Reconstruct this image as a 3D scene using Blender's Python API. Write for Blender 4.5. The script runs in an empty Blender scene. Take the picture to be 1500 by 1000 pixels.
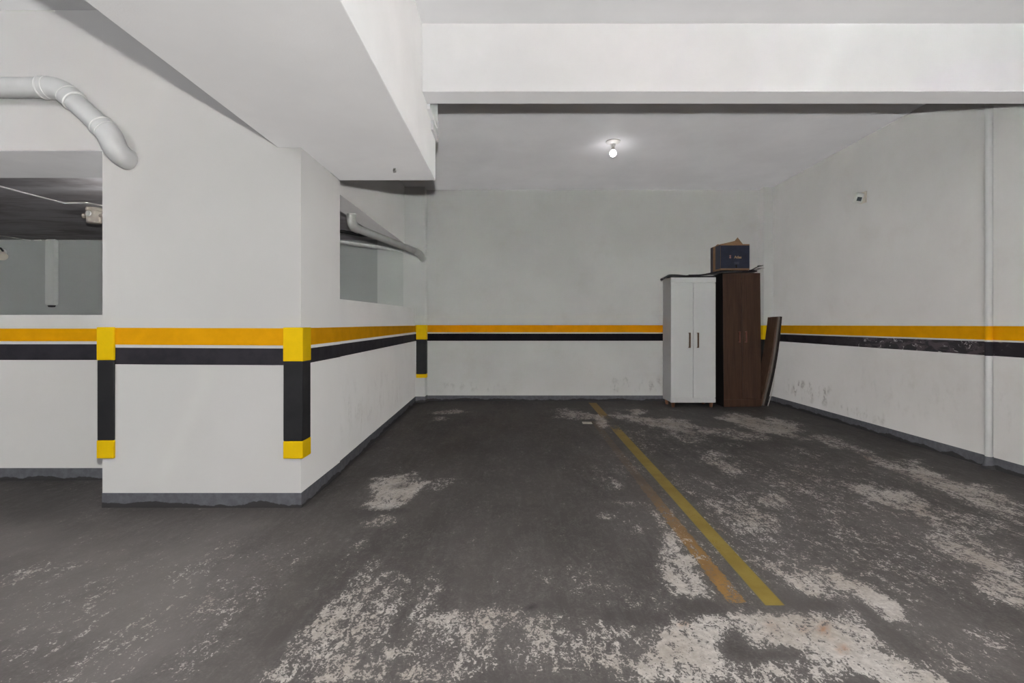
import bpy, bmesh, math, random
import numpy as np
from mathutils import Vector, Matrix, noise as mnoise

random.seed(7)
sc = bpy.context.scene
COL = sc.collection
F = 710.0          # focal length in pixels of the 1500 px wide picture
HZ = 477.0         # horizon row
H = 1.1            # camera height


def fl(px, py):
    Y = H * F / (py - HZ)
    return ((px - 750) * Y / F, Y)


# ------------------------------------------------------------------ helpers
def new_mat(name, col=(0.8, 0.8, 0.8), rough=0.6, metal=0.0, spec=0.5):
    m = bpy.data.materials.new(name)
    m.use_nodes = True
    b = m.node_tree.nodes['Principled BSDF']
    b.inputs['Base Color'].default_value = (*col, 1)
    b.inputs['Roughness'].default_value = rough
    b.inputs['Metallic'].default_value = metal
    b.inputs['Specular IOR Level'].default_value = spec
    return m


class NT:
    """small node-building helper"""
    def __init__(self, m):
        self.t = m.node_tree
        self.b = self.t.nodes['Principled BSDF']

    def n(self, typ, **kw):
        x = self.t.nodes.new(typ)
        for k, v in kw.items():
            setattr(x, k, v)
        return x

    def l(self, a, b):
        self.t.links.new(a, b)

    def val(self, x, sock):
        if hasattr(x, 'is_output'):
            self.l(x, sock)
        else:
            sock.default_value = x

    def math(self, op, a, b=0.0, c=None, clamp=False):
        x = self.n('ShaderNodeMath', operation=op)
        x.use_clamp = clamp
        self.val(a, x.inputs[0])
        self.val(b, x.inputs[1])
        if c is not None:
            self.val(c, x.inputs[2])
        return x.outputs[0]

    def noise(self, vec, scale, detail=4, rough=0.55, dist=0.0):
        x = self.n('ShaderNodeTexNoise')
        self.l(vec, x.inputs['Vector'])
        x.inputs['Scale'].default_value = scale
        x.inputs['Detail'].default_value = detail
        x.inputs['Roughness'].default_value = rough
        x.inputs['Distortion'].default_value = dist
        return x.outputs['Fac']

    def remap(self, v, a, b, c=0.0, d=1.0, smooth=True):
        x = self.n('ShaderNodeMapRange')
        x.interpolation_type = 'SMOOTHSTEP' if smooth else 'LINEAR'
        self.val(v, x.inputs['Value'])
        for i, q in zip(('From Min', 'From Max', 'To Min', 'To Max'), (a, b, c, d)):
            self.val(q, x.inputs[i])
        return x.outputs['Result']

    def mix(self, f, a, b):
        x = self.n('ShaderNodeMix', data_type='RGBA')
        self.val(f, x.inputs['Factor'])
        for s, q in ((x.inputs['A'], a), (x.inputs['B'], b)):
            if hasattr(q, 'is_output'):
                self.l(q, s)
            else:
                s.default_value = (*q, 1)
        return x.outputs['Result']

    def coord(self, scale=None, kind='Object'):
        tc = self.n('ShaderNodeTexCoord')
        v = tc.outputs[kind]
        if scale:
            mp = self.n('ShaderNodeMapping')
            self.l(v, mp.inputs['Vector'])
            mp.inputs['Scale'].default_value = scale
            v = mp.outputs['Vector']
        return v

    def sep(self, v):
        x = self.n('ShaderNodeSeparateXYZ')
        self.l(v, x.inputs[0])
        return x.outputs

    def bump(self, h, strength, dist=0.01):
        x = self.n('ShaderNodeBump')
        x.inputs['Strength'].default_value = strength
        x.inputs['Distance'].default_value = dist
        self.l(h, x.inputs['Height'])
        self.l(x.outputs[0], self.b.inputs['Normal'])


def bm_box(bm, x0, x1, y0, y1, z0, z1, mtx=None):
    v = [bm.verts.new(p) for p in ((x0, y0, z0), (x1, y0, z0), (x1, y1, z0), (x0, y1, z0),
                                   (x0, y0, z1), (x1, y0, z1), (x1, y1, z1), (x0, y1, z1))]
    for f in ((3, 2, 1, 0), (4, 5, 6, 7), (0, 1, 5, 4), (1, 2, 6, 5), (2, 3, 7, 6), (3, 0, 4, 7)):
        bm.faces.new([v[i] for i in f])
    if mtx is not None:
        for q in v:
            q.co = mtx @ q.co
    return v


def bm_prism(bm, pts, a, b, axis='z'):
    """closed outline pts extruded from a to b along axis; pts are 2-tuples of the other two axes in order"""
    def mk(p, h):
        return {'z': (p[0], p[1], h), 'y': (p[0], h, p[1]), 'x': (h, p[0], p[1])}[axis]
    lo = [bm.verts.new(mk(p, a)) for p in pts]
    hi = [bm.verts.new(mk(p, b)) for p in pts]
    n = len(pts)
    fs = [bm.faces.new(lo), bm.faces.new(hi)]
    for i in range(n):
        fs.append(bm.faces.new((lo[i], lo[(i + 1) % n], hi[(i + 1) % n], hi[i])))
    bmesh.ops.recalc_face_normals(bm, faces=bm.faces[:])
    return lo, hi


def bm_tube(bm, path, r, seg=20, cap=True):
    """tube of radius r (number or list) along the list of points"""
    P = [Vector(p) for p in path]
    n = len(P)
    R = r if isinstance(r, (list, tuple)) else [r] * n
    T = []
    for i in range(n):
        a = P[max(i - 1, 0)]
        b = P[min(i + 1, n - 1)]
        t = b - a
        if t.length < 1e-9:
            t = (P[min(i + 2, n - 1)] - P[max(i - 2, 0)])
        T.append(t.normalized())
    up = Vector((0, 0, 1)) if abs(T[0].z) < 0.9 else Vector((1, 0, 0))
    u = T[0].cross(up).normalized()
    rings = []
    for i in range(n):
        u = (u - T[i] * u.dot(T[i])).normalized()
        w = T[i].cross(u)
        rings.append([bm.verts.new(P[i] + (u * math.cos(2 * math.pi * k / seg) + w * math.sin(2 * math.pi * k / seg)) * R[i])
                      for k in range(seg)])
    for i in range(n - 1):
        for k in range(seg):
            f = bm.faces.new((rings[i][k], rings[i][(k + 1) % seg], rings[i + 1][(k + 1) % seg], rings[i + 1][k]))
            f.smooth = True
    if cap:
        for q in (rings[0], rings[-1]):
            f = bm.faces.new(q)
            for e in f.edges:
                e.smooth = False
    bmesh.ops.recalc_face_normals(bm, faces=bm.faces[:])


def bm_lathe(bm, prof, seg=32, mtx=None):
    """profile of (radius, z) spun round z"""
    rings = []
    for (r, z) in prof:
        if r < 1e-6:
            rings.append([bm.verts.new((0, 0, z))])
        else:
            rings.append([bm.verts.new((r * math.cos(2 * math.pi * k / seg), r * math.sin(2 * math.pi * k / seg), z)) for k in range(seg)])
    for a, b in zip(rings[:-1], rings[1:]):
        for k in range(seg):
            k2 = (k + 1) % seg
            if len(a) == 1 and len(b) == 1:
                continue
            if len(a) == 1:
                f = bm.faces.new((a[0], b[k], b[k2]))
            elif len(b) == 1:
                f = bm.faces.new((a[k], a[k2], b[0]))
            else:
                f = bm.faces.new((a[k], a[k2], b[k2], b[k]))
            f.smooth = True
    for q in (rings[0], rings[-1]):
        if len(q) > 1:
            for e in bm.faces.new(q).edges:
                e.smooth = False
    for a, b, c in zip(rings[:-2], rings[1:-1], rings[2:]):
        # crease the profile where it turns sharply
        if len(b) > 1:
            p0, p1, p2 = a[0].co, b[0].co, c[0].co
            u, w_ = (p1 - p0), (p2 - p1)
            if u.length > 1e-7 and w_.length > 1e-7 and u.angle(w_) > math.radians(35):
                for k in range(seg):
                    e = bm.edges.get((b[k], b[(k + 1) % seg]))
                    if e:
                        e.smooth = False
    bmesh.ops.recalc_face_normals(bm, faces=bm.faces[:])
    if mtx is not None:
        for q in bm.verts:
            q.co = mtx @ q.co


def obj(name, bm, mat, parent=None, bevel=0.0, segs=2):
    me = bpy.data.meshes.new(name)
    bm.to_mesh(me)
    bm.free()
    if mat:
        me.materials.append(mat)
    o = bpy.data.objects.new(name, me)
    COL.objects.link(o)
    if parent:
        o.parent = parent
    if bevel:
        md = o.modifiers.new('Bevel', 'BEVEL')
        md.width = bevel
        md.segments = segs
        md.limit_method = 'ANGLE'
        md.angle_limit = math.radians(40)
    return o


def struct(name, bm, mat, bevel=0.0, segs=2):
    o = obj(name, bm, mat, None, bevel, segs)
    o['kind'] = 'structure'
    return o


def tag(o, label, cat, group=None):
    o['label'] = label
    o['category'] = cat
    if group:
        o['group'] = group
    return o


def thing(name, label, cat, loc, rot=(0, 0, 0), group=None):
    o = bpy.data.objects.new(name, None)
    o.empty_display_size = 0.1
    COL.objects.link(o)
    o.location = loc
    o.rotation_euler = rot
    return tag(o, label, cat, group)


def box(x0, x1, y0, y1, z0, z1):
    bm = bmesh.new()
    bm_box(bm, x0, x1, y0, y1, z0, z1)
    return bm


# ------------------------------------------------------------------ materials
def wall_paint(name, col, rough=0.62, var=0.03, bump=0.12):
    m = new_mat(name, col, rough, spec=0.3)
    m.node_tree.nodes['Principled BSDF'].inputs['Diffuse Roughness'].default_value = 1.0
    t = NT(m)
    v = t.coord()
    lo = t.noise(v, 1.3, 5, 0.6)
    k = t.remap(lo, 0.3, 0.7, 1.0 - var, 1.0 + var * 0.4)
    mul = t.n('ShaderNodeMix', data_type='RGBA', blend_type='MULTIPLY')
    mul.inputs['Factor'].default_value = 1
    mul.inputs['A'].default_value = (*col, 1)
    cmb = t.n('ShaderNodeCombineColor')
    for i in range(3):
        t.l(k, cmb.inputs[i])
    t.l(cmb.outputs[0], mul.inputs['B'])
    out = mul.outputs['Result']
    t.l(out, t.b.inputs['Base Color'])
    fine = t.noise(v, 160, 3, 0.6)
    mid = t.noise(v, 9, 4, 0.55)
    t.bump(t.math('ADD', t.math('MULTIPLY', fine, 0.35), mid), bump, 0.004)
    return m, t, v, out


WHITE = (0.62, 0.612, 0.605)
M_WALL, _, _, _ = wall_paint('white wall paint', WHITE)
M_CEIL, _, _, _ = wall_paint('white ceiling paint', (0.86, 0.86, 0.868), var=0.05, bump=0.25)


def scuffed_wall(name, regions, col=WHITE):
    """white paint with dirt smudges low on the wall; regions: (axis index, centre, half width, z centre, z half, amount)"""
    m, t, v, base = wall_paint(name, col, var=0.05)
    sp = t.sep(v)
    tot = None
    for ax, c, hw, zc, zh, amt in regions:
        d1 = t.math('ABSOLUTE', t.math('SUBTRACT', sp[ax], c))
        d2 = t.math('ABSOLUTE', t.math('SUBTRACT', sp[2], zc))
        a = t.remap(d1, hw * 0.4, hw, 1, 0)
        b = t.remap(d2, zh * 0.3, zh, 1, 0)
        q = t.math('MULTIPLY', t.math('MULTIPLY', a, b), amt)
        tot = q if tot is None else t.math('MAXIMUM', tot, q)
    n1 = t.noise(t.coord((11, 11, 5)), 1.0, 5, 0.65, 0.4)
    n2 = t.noise(v, 30, 4, 0.6)
    k = t.math('MULTIPLY', t.math('MULTIPLY', t.remap(n1, 0.5, 0.68), t.remap(n2, 0.35, 0.65, 0.3, 1.0)), tot)
    c = t.mix(k, base, (0.13, 0.12, 0.11))
    # faint overall grime
    n3 = t.noise(v, 2.2, 6, 0.7)
    c = t.mix(t.remap(n3, 0.5, 0.75, 0, 0.16), c, (0.45, 0.41, 0.36))
    t.l(c, t.b.inputs['Base Color'])
    return m


M_WALL_R = scuffed_wall('white wall paint with grime', [(1, 6.15, 0.62, 0.27, 0.17, 0.85), (1, 5.2, 0.55, 0.17, 0.10, 0.4), (1, 4.2, 1.6, 0.45, 0.3, 0.12)])
M_WALL_B = scuffed_wall('white wall paint smudged near floor', [(0, 1.95, 0.75, 0.24, 0.16, 0.45), (0, -0.6, 0.8, 0.2, 0.1, 0.25)])
M_WALL_L = scuffed_wall('white wall paint marked low', [(1, 4.6, 1.4, 0.42, 0.3, 0.22), (1, 6.0, 0.7, 0.3, 0.2, 0.25)])


def stain_conc(name, a, b, c):
    m = new_mat(name, a, 0.85, spec=0.2)
    t = NT(m)
    v = t.coord((0.8, 2.2, 1))
    n = t.noise(v, 1.1, 6, 0.6, 0.5)
    n2 = t.noise(t.coord((0.6, 3.5, 1)), 3, 6, 0.65)
    cc = t.mix(t.remap(n, 0.38, 0.62), a, b)
    cc = t.mix(t.remap(n2, 0.55, 0.72, 0, 0.6), cc, c)
    t.l(cc, t.b.inputs['Base Color'])
    t.bump(n2, 0.3, 0.01)
    return m


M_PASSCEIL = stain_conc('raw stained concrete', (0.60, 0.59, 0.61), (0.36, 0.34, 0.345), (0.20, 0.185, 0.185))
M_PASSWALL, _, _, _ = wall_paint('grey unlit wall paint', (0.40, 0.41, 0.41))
M_CASING, _, _, _ = wall_paint('pale casing paint', (0.56, 0.57, 0.56))
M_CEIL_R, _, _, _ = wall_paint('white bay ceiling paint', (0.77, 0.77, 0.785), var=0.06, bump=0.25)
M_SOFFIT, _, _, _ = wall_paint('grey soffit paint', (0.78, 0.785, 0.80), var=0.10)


def base_grey(name):
    m = new_mat(name, (0.085, 0.09, 0.11), 0.75, spec=0.12)
    t = NT(m)
    v = t.coord()
    n = t.noise(v, 3.5, 5, 0.6)
    sp = t.sep(v)
    wave = t.math('SUBTRACT', sp[2], t.math('MULTIPLY', t.math('SUBTRACT', n, 0.38), 0.12))
    low = t.remap(wave, 0.008, 0.014, 1, 0)
    fine = t.noise(v, 25, 4, 0.6)
    base = t.mix(t.remap(fine, 0.3, 0.75), (0.108, 0.110, 0.124), (0.145, 0.148, 0.164))
    c = t.mix(low, base, (0.05, 0.048, 0.050))
    t.l(c, t.b.inputs['Base Color'])
    return m


M_BASE = base_grey('grey skirting paint')


def simple(name, col, rough=0.5, var=0.08, scale=8.0, spec=0.4, metal=0.0, bump=0.0):
    m = new_mat(name, col, rough, metal, spec)
    t = NT(m)
    n = t.noise(t.coord(), scale, 5, 0.6)
    k = t.remap(n, 0.3, 0.7, 0, 1)
    c = t.mix(k, tuple(x * (1 - var) for x in col), tuple(min(1, x * (1 + var)) for x in col))
    t.l(c, t.b.inputs['Base Color'])
    if bump:
        t.bump(n, bump, 0.003)
    return m


M_YEL = simple('orange yellow band paint', (0.74, 0.345, 0.002), 0.8, 0.06, spec=0.12)
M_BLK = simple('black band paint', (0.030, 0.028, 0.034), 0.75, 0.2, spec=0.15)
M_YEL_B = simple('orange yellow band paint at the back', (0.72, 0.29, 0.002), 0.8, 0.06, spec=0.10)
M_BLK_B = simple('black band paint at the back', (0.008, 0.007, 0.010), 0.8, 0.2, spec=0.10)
M_GYEL = simple('lemon yellow foam', (0.82, 0.53, 0.003), 0.7, 0.05, spec=0.15)
M_GBLK = simple('black foam', (0.022, 0.022, 0.024), 0.65, 0.15, 5, spec=0.2)


def worn_black():
    m = new_mat('black band paint peeling', (0.018, 0.016, 0.02), 0.4, spec=0.45)
    t = NT(m)
    v = t.coord()
    sp = t.sep(v)
    d = t.remap(t.math('ABSOLUTE', t.math('SUBTRACT', sp[1], 4.5)), 0.55, 0.95, 1, 0)
    n = t.noise(t.coord((1, 4, 9)), 1.6, 6, 0.65, 0.6)
    k = t.math('MULTIPLY', t.remap(n, 0.47, 0.56), d)
    n2 = t.noise(t.coord((1, 7, 14)), 1.5, 4, 0.6, 1.0)
    k2 = t.math('MULTIPLY', t.remap(n2, 0.60, 0.65), d)
    c = t.mix(k, (0.018, 0.015, 0.02), (0.085, 0.070, 0.078))
    c = t.mix(k2, c, (0.42, 0.40, 0.40))
    t.l(c, t.b.inputs['Base Color'])
    t.l(t.remap(n, 0.45, 0.6, 0.28, 0.5), t.b.inputs['Roughness'])
    return m


M_BLK_WORN = worn_black()
M_PVC = simple('white painted plastic pipe', (0.64, 0.645, 0.64), 0.5, 0.03, 6)
M_PVC_DIM = simple('white plastic pipe', (0.60, 0.60, 0.58), 0.4, 0.06, 4)
M_RING = simple('bright rubber joint ring', (0.93, 0.93, 0.91), 0.5, 0.02)
M_DARKHOSE = simple('black hose rubber', (0.03, 0.03, 0.032), 0.6)
M_DARK = simple('dark opening', (0.012, 0.011, 0.012), 0.8)
M_CREAM = simple('cream plastic', (0.66, 0.60, 0.52), 0.4, 0.04)
M_WPLAS = simple('white plastic', (0.72, 0.72, 0.69), 0.35, 0.02)
M_LENS = simple('dark tinted lens', (0.05, 0.06, 0.07), 0.15, 0.1)
M_WARD_W = simple('white lacquered board', (0.60, 0.605, 0.605), 0.3, 0.015, 3, spec=0.5)
M_HANDLE = simple('bronze brown handle', (0.10, 0.055, 0.032), 0.35, 0.15, 20, metal=0.3)
M_LEG = simple('reddish turned wood', (0.22, 0.10, 0.055), 0.45, 0.15, 20)
M_HANDLE_R = simple('reddish brown handle', (0.17, 0.065, 0.050), 0.35, 0.15, 20)


def wood(name, a, b, rough=0.4, axis=(14, 14, 0.9)):
    m = new_mat(name, a, rough, spec=0.4)
    t = NT(m)
    n = t.noise(t.coord(axis), 2.0, 6, 0.6, 0.8)
    n2 = t.noise(t.coord((60, 60, 2)), 1.5, 3, 0.6)
    k = t.math('ADD', t.math('MULTIPLY', t.remap(n, 0.3, 0.7), 0.75), t.math('MULTIPLY', n2, 0.25))
    t.l(t.mix(k, a, b), t.b.inputs['Base Color'])
    t.bump(n2, 0.06, 0.002)
    return m


M_WARD_B = wood('dark walnut laminate', (0.034, 0.017, 0.011), (0.072, 0.038, 0.024), 0.35)
M_WARD_D = wood('near black laminate', (0.005, 0.004, 0.004), (0.010, 0.007, 0.007), 0.6)
M_PLANK = wood('brown plank', (0.085, 0.048, 0.032), (0.15, 0.092, 0.062), 0.5)
M_PLANK_G = wood('greyed plank', (0.16, 0.135, 0.115), (0.25, 0.22, 0.19), 0.6)
M_PLANK_D = wood('near black plank', (0.018, 0.014, 0.013), (0.035, 0.026, 0.022), 0.5)
M_PLANK_P = simple('pale strip edge', (0.50, 0.48, 0.45), 0.6)
M_SHEET = simple('black plastic sheet', (0.016, 0.014, 0.018), 0.35, 0.3, 10)
M_SHEET_G = simple('grey plastic sheet', (0.11, 0.11, 0.105), 0.35, 0.35, 12)
M_KRAFT = simple('kraft cardboard', (0.26, 0.15, 0.078), 0.75, 0.12, 14)
M_NAVY = simple('navy printed cardboard', (0.020, 0.024, 0.045), 0.5, 0.2, 9)
M_NAVY_D = simple('dark printed cardboard', (0.022, 0.017, 0.026), 0.5, 0.2, 9)
M_NAVY_L = simple('faded navy print', (0.045, 0.045, 0.07), 0.5, 0.2, 9)
M_PRINT = simple('orange print', (0.40, 0.25, 0.13), 0.6, 0.1, 20)
M_PRINT_R = simple('pinkish print', (0.36, 0.17, 0.15), 0.6, 0.1, 20)
M_PAPER = simple('pale scrap', (0.62, 0.60, 0.52), 0.7, 0.1, 30)
M_METAL = simple('lamp thread metal', (0.5, 0.48, 0.44), 0.35, 0.1, 30, metal=0.9)

M_BULB = new_mat('lit bulb glass', (1, 1, 1), 0.3)
_b = M_BULB.node_tree.nodes['Principled BSDF']
_b.inputs['Emission Color'].default_value = (1.0, 0.95, 0.98, 1)
_b.inputs['Emission Strength'].default_value = 22.0

# ------------------------------------------------------------------ floor
def grid_lines(a, b, fa, fb, step, coarse):
    L = list(np.arange(a, fa, coarse)) + list(np.arange(fa, fb, step)) + list(np.arange(fb, b, coarse)) + [b]
    return np.array(sorted(set(round(float(x), 4) for x in L)))


xs = grid_lines(-8.8, 4.0, -3.6, 3.8, 0.035, 0.6)
ys = grid_lines(-5.0, 7.9, 1.3, 7.2, 0.035, 0.6)
GX, GY = np.meshgrid(xs, ys)
wear = np.zeros_like(GX)
rust = np.zeros_like(GX)
dark = np.zeros_like(GX)
# picture position of every floor spot, only to read off where each worn patch of the real floor lies
_ok = GY > 0.8
PX = np.where(_ok, 750 + GX / np.maximum(GY, 0.8) * F, -9999)
PY = np.where(_ok, HZ + H * F / np.maximum(GY, 0.8), -9999)


def vnoise(sx, sy, seed):
    rs = np.random.RandomState(seed)
    G = rs.rand(256, 256)
    u, v = GX * sx + 97.3 + seed, GY * sy + 55.1
    i, j = np.floor(u).astype(int), np.floor(v).astype(int)
    fu, fv = u - i, v - j
    fu, fv = fu * fu * (3 - 2 * fu), fv * fv * (3 - 2 * fv)
    g = lambda a, b: G[a % 256, b % 256]
    return (g(i, j) * (1 - fu) * (1 - fv) + g(i + 1, j) * fu * (1 - fv) + g(i, j + 1) * (1 - fu) * fv + g(i + 1, j + 1) * fu * fv)


WOB = (vnoise(2.2, 2.2, 1) - 0.5) * 0.9 + (vnoise(6, 6, 2) - 0.5) * 0.7 + (vnoise(14, 14, 3) - 0.5) * 0.45


def blob(field, cx, cy, rx, ry, amt, ang=0.0, soft=1.0, wob=0.8):
    """an irregular patch whose outline lies round picture spot (cx, cy)"""
    c, s = math.cos(math.radians(ang)), math.sin(math.radians(ang))
    dx, dy = PX - cx, PY - cy
    u, v = (dx * c + dy * s) / rx, (-dx * s + dy * c) / ry
    d = np.sqrt(u * u + v * v) + WOB * wob
    k = np.clip((1.25 - d) / (0.75 * soft), 0, 1)
    k = k * k * (3 - 2 * k) * amt
    np.maximum(field, k, out=field)


def poly(field, pts, amt, soft=0.04):
    """straight-sided worn region given by picture corners (convex, clockwise)"""
    W = [fl(*p) for p in pts]
    cxm, cym = sum(w[0] for w in W) / len(W), sum(w[1] for w in W) / len(W)
    d = np.full_like(GX, 1e9)
    for i in range(len(W)):
        (x0, y0), (x1, y1) = W[i], W[(i + 1) % len(W)]
        nx, ny = y1 - y0, -(x1 - x0)
        ln = math.hypot(nx, ny)
        nx, ny = nx / ln, ny / ln
        sgn = 1 if (cxm - x0) * nx + (cym - y0) * ny > 0 else -1
        d = np.minimum(d, ((GX - x0) * nx + (GY - y0) * ny) * sgn)
    k = np.clip(d / soft, 0, 1) * amt
    np.maximum(field, k, out=field)


# general light scatter of flecks
wear[:] = 0.13
blob(wear, 1250, 800, 420, 170, 0.40, 20, 1.2, 0.5)
blob(wear, 1100, 690, 250, 60, 0.34, 15, 1.2)
blob(wear, 150, 910, 360, 130, 0.30, -18, 1.2)
blob(wear, 60, 850, 150, 40, 0.36, -20)
blob(wear, 300, 830, 120, 22, 0.34, -24)
blob(wear, 215, 905, 150, 26, 0.40, -27)
blob(wear, 130, 985, 170, 30, 0.40, -22)
blob(wear, 330, 975, 90, 30, 0.38, -15)
blob(wear, 290, 890, 40, 14, 0.48, -22)
blob(wear, 60, 950, 80, 16, 0.44, -20)
blob(wear, 200, 840, 170, 14, 0.34, -16)
# the straight-edged strip across the lower middle
poly(wear, [(545, 805), (360, 1002), (620, 1002), (640, 860)], 0.50, 0.03)
poly(wear, [(470, 888), (360, 1002), (590, 1002), (592, 895)], 0.64, 0.01)
poly(wear, [(610, 885), (560, 1002), (1000, 1002), (960, 895)], 0.52, 0.10)
blob(wear, 680, 915, 85, 30, 0.60, 0)
blob(wear, 640, 985, 60, 30, 0.62, 0)
blob(wear, 790, 940, 130, 50, 0.55, 5)
blob(wear, 850, 850, 120, 34, 0.36, 10)
blob(wear, 630, 860, 20, 36, 0.5, 10)
# dense patches
blob(wear, 572, 722, 44, 21, 0.86, -14, 0.7)
blob(wear, 640, 712, 26, 9, 0.55, -20)
blob(wear, 560, 762, 36, 9, 0.48, -10)
blob(wear, 525, 800, 24, 8, 0.4, -30)
blob(wear, 658, 604, 34, 5, 0.75, -4)
blob(wear, 645, 612, 18, 5, 0.6, 0)
blob(wear, 842, 606, 42, 9, 0.74, 6)
blob(wear, 880, 616, 16, 10, 0.85, 40)
blob(wear, 960, 616, 90, 11, 0.78, 10)
blob(wear, 1010, 640, 70, 14, 0.56, 16)
blob(wear, 1052, 676, 56, 20, 0.72, 30)
blob(wear, 940, 655, 40, 30, 0.34, 20)
blob(wear, 1130, 625, 86, 16, 0.82, 12)
blob(wear, 1100, 640, 50, 12, 0.6, 5)
blob(wear, 1215, 645, 50, 9, 0.62, 18)
blob(wear, 1075, 652, 26, 5, 0.55, 8)
blob(wear, 1295, 675, 70, 10, 0.62, 22)
blob(wear, 1370, 700, 76, 16, 0.80, 22)
blob(wear, 1440, 730, 80, 22, 0.66, 18)
blob(wear, 1300, 730, 56, 18, 0.80, 20)
blob(wear, 1335, 735, 40, 20, 0.75, 24)
blob(wear, 1415, 765, 90, 18, 0.52, 12)
blob(wear, 1400, 800, 76, 34, 0.66, 25)
blob(wear, 1470, 850, 60, 40, 0.72, 20)
blob(wear, 1150, 710, 90, 16, 0.50, 8)
blob(wear, 1090, 760, 60, 22, 0.62, 20)
blob(wear, 1135, 735, 30, 8, 0.6, 0)
blob(wear, 1250, 790, 60, 10, 0.5, 0)
blob(wear, 1200, 860, 60, 24, 0.74, 14)
blob(wear, 1260, 870, 46, 16, 0.80, 16)
blob(wear, 1300, 890, 40, 22, 0.82, 30)
blob(wear, 1170, 825, 60, 20, 0.50, 10)
blob(wear, 895, 710, 30, 9, 0.55, 8)
blob(wear, 905, 735, 42, 10, 0.5, 5)
blob(wear, 925, 770, 40, 24, 0.40, 15)
blob(wear, 893, 755, 24, 8, 0.55, 5)
# left of the older line: white, dense
poly(wear, [(942, 728), (1000, 890), (1072, 890), (950, 724)], 0.80, 0.05)
blob(wear, 1000, 850, 50, 44, 0.72, 30)
blob(wear, 985, 800, 26, 36, 0.66, 30)
blob(wear, 960, 880, 50, 24, 0.50, 0)
# beneath the line ends
blob(wear, 1120, 925, 150, 34, 0.86, 2, 0.8, 0.5)
blob(wear, 1010, 965, 110, 46, 0.80, 0)
blob(wear, 1220, 945, 110, 50, 0.82, 15)
blob(wear, 1310, 985, 90, 44, 0.84, 20)
blob(wear, 1150, 985, 100, 26, 0.62, 0)
blob(wear, 1430, 940, 80, 60, 0.50, 20)
# spots that kept their dark paint
for a in ((1025, 882, 46, 13, 0.75, 0), (1190, 884, 52, 9, 0.6, 4), (1075, 950, 26, 36, 0.5, -30), (1290, 912, 60, 8, 0.45, 42), (1340, 955, 44, 8, 0.4, 42),
          (584, 925, 5, 40, 0.5, 18), (570, 980, 7, 26, 0.55, 20), (930, 905, 60, 10, 0.3, 0)):
    k = np.zeros_like(GX)
    blob(k, *a)
    wear -= k
# clean painted zones close to the walls and in the middle of the bay
k = np.zeros_like(GX)
blob(k, 740, 690, 130, 110, 0.05, 0)
blob(k, 320, 760, 260, 40, 0.05, -8)
wear -= k
k = np.clip((GX - 3.28 + (WOB * 0.15)) / 0.25, 0, 1)
wear *= 1 - 0.9 * k
k = np.clip((GY - 6.35 + WOB * 0.3) / 0.4, 0, 1)
wear *= 1 - 0.85 * k
# strip left of the straight paint edge kept most of its coat
k = np.clip((-0.765 - GX) / 0.02, 0, 1) * np.clip((GX + 1.02 + 0.1 * WOB) / 0.1, 0, 1) * np.clip((2.5 - GY) / 0.2, 0, 1)
wear *= 1 - 0.72 * k
wear = np.clip(wear, 0, 1)
for a in ((1130, 918, 8, 9), (1172, 922, 6, 6), (1208, 922, 9, 13), (1234, 950, 12, 8), (1262, 672, 16, 5), (1055, 777, 6, 4), (1004, 916, 8, 6), (1490, 640, 20, 8)):
    blob(rust, *a, 0.8, 0, 1.3, 0.5)
for a in ((776, 890, 5, 3.5, 0.9, 0), (762, 886, 9, 1.6, 0.8, 18), (560, 748, 50, 5, 0.5, 0), (585, 712, 16, 4, 0.6, 0), (60, 745, 90, 40, 0.35, 0), (1050, 645, 90, 8, 0.5, 10)):
    blob(dark, *a, 1.2, 0.4)

# flash glow painted into the near floor colour, strongest left, fading towards the back
flash_glow = np.clip((4.3 - GY) / 2.6, 0, 1) * 0.34 + 0.62 * np.clip((3.0 - GY) / 0.7, 0, 1) * np.clip((-0.7 - GX) / 0.5, 0, 1)
flash_glow = np.clip(flash_glow * (0.8 + 0.5 * WOB), 0, 0.8)
nx, ny = len(xs), len(ys)
verts = np.stack([GX.ravel(), GY.ravel(), np.zeros(nx * ny)], 1)
fc = []
for j in range(ny - 1):
    for i in range(nx - 1):
        a = j * nx + i
        fc.append((a, a + 1, a + nx + 1, a + nx))
fme = bpy.data.meshes.new('floor')
fme.from_pydata(verts.tolist(), [], fc)
ca = fme.color_attributes.new('wear', 'FLOAT_COLOR', 'POINT')
ca.data.foreach_set('color', np.stack([wear.ravel(), rust.ravel(), dark.ravel(), flash_glow.ravel()], 1).astype(np.float32).ravel())  # alpha carries the painted flash glow
floor = bpy.data.objects.new('floor', fme)
COL.objects.link(floor)
floor['kind'] = 'structure'


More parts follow.
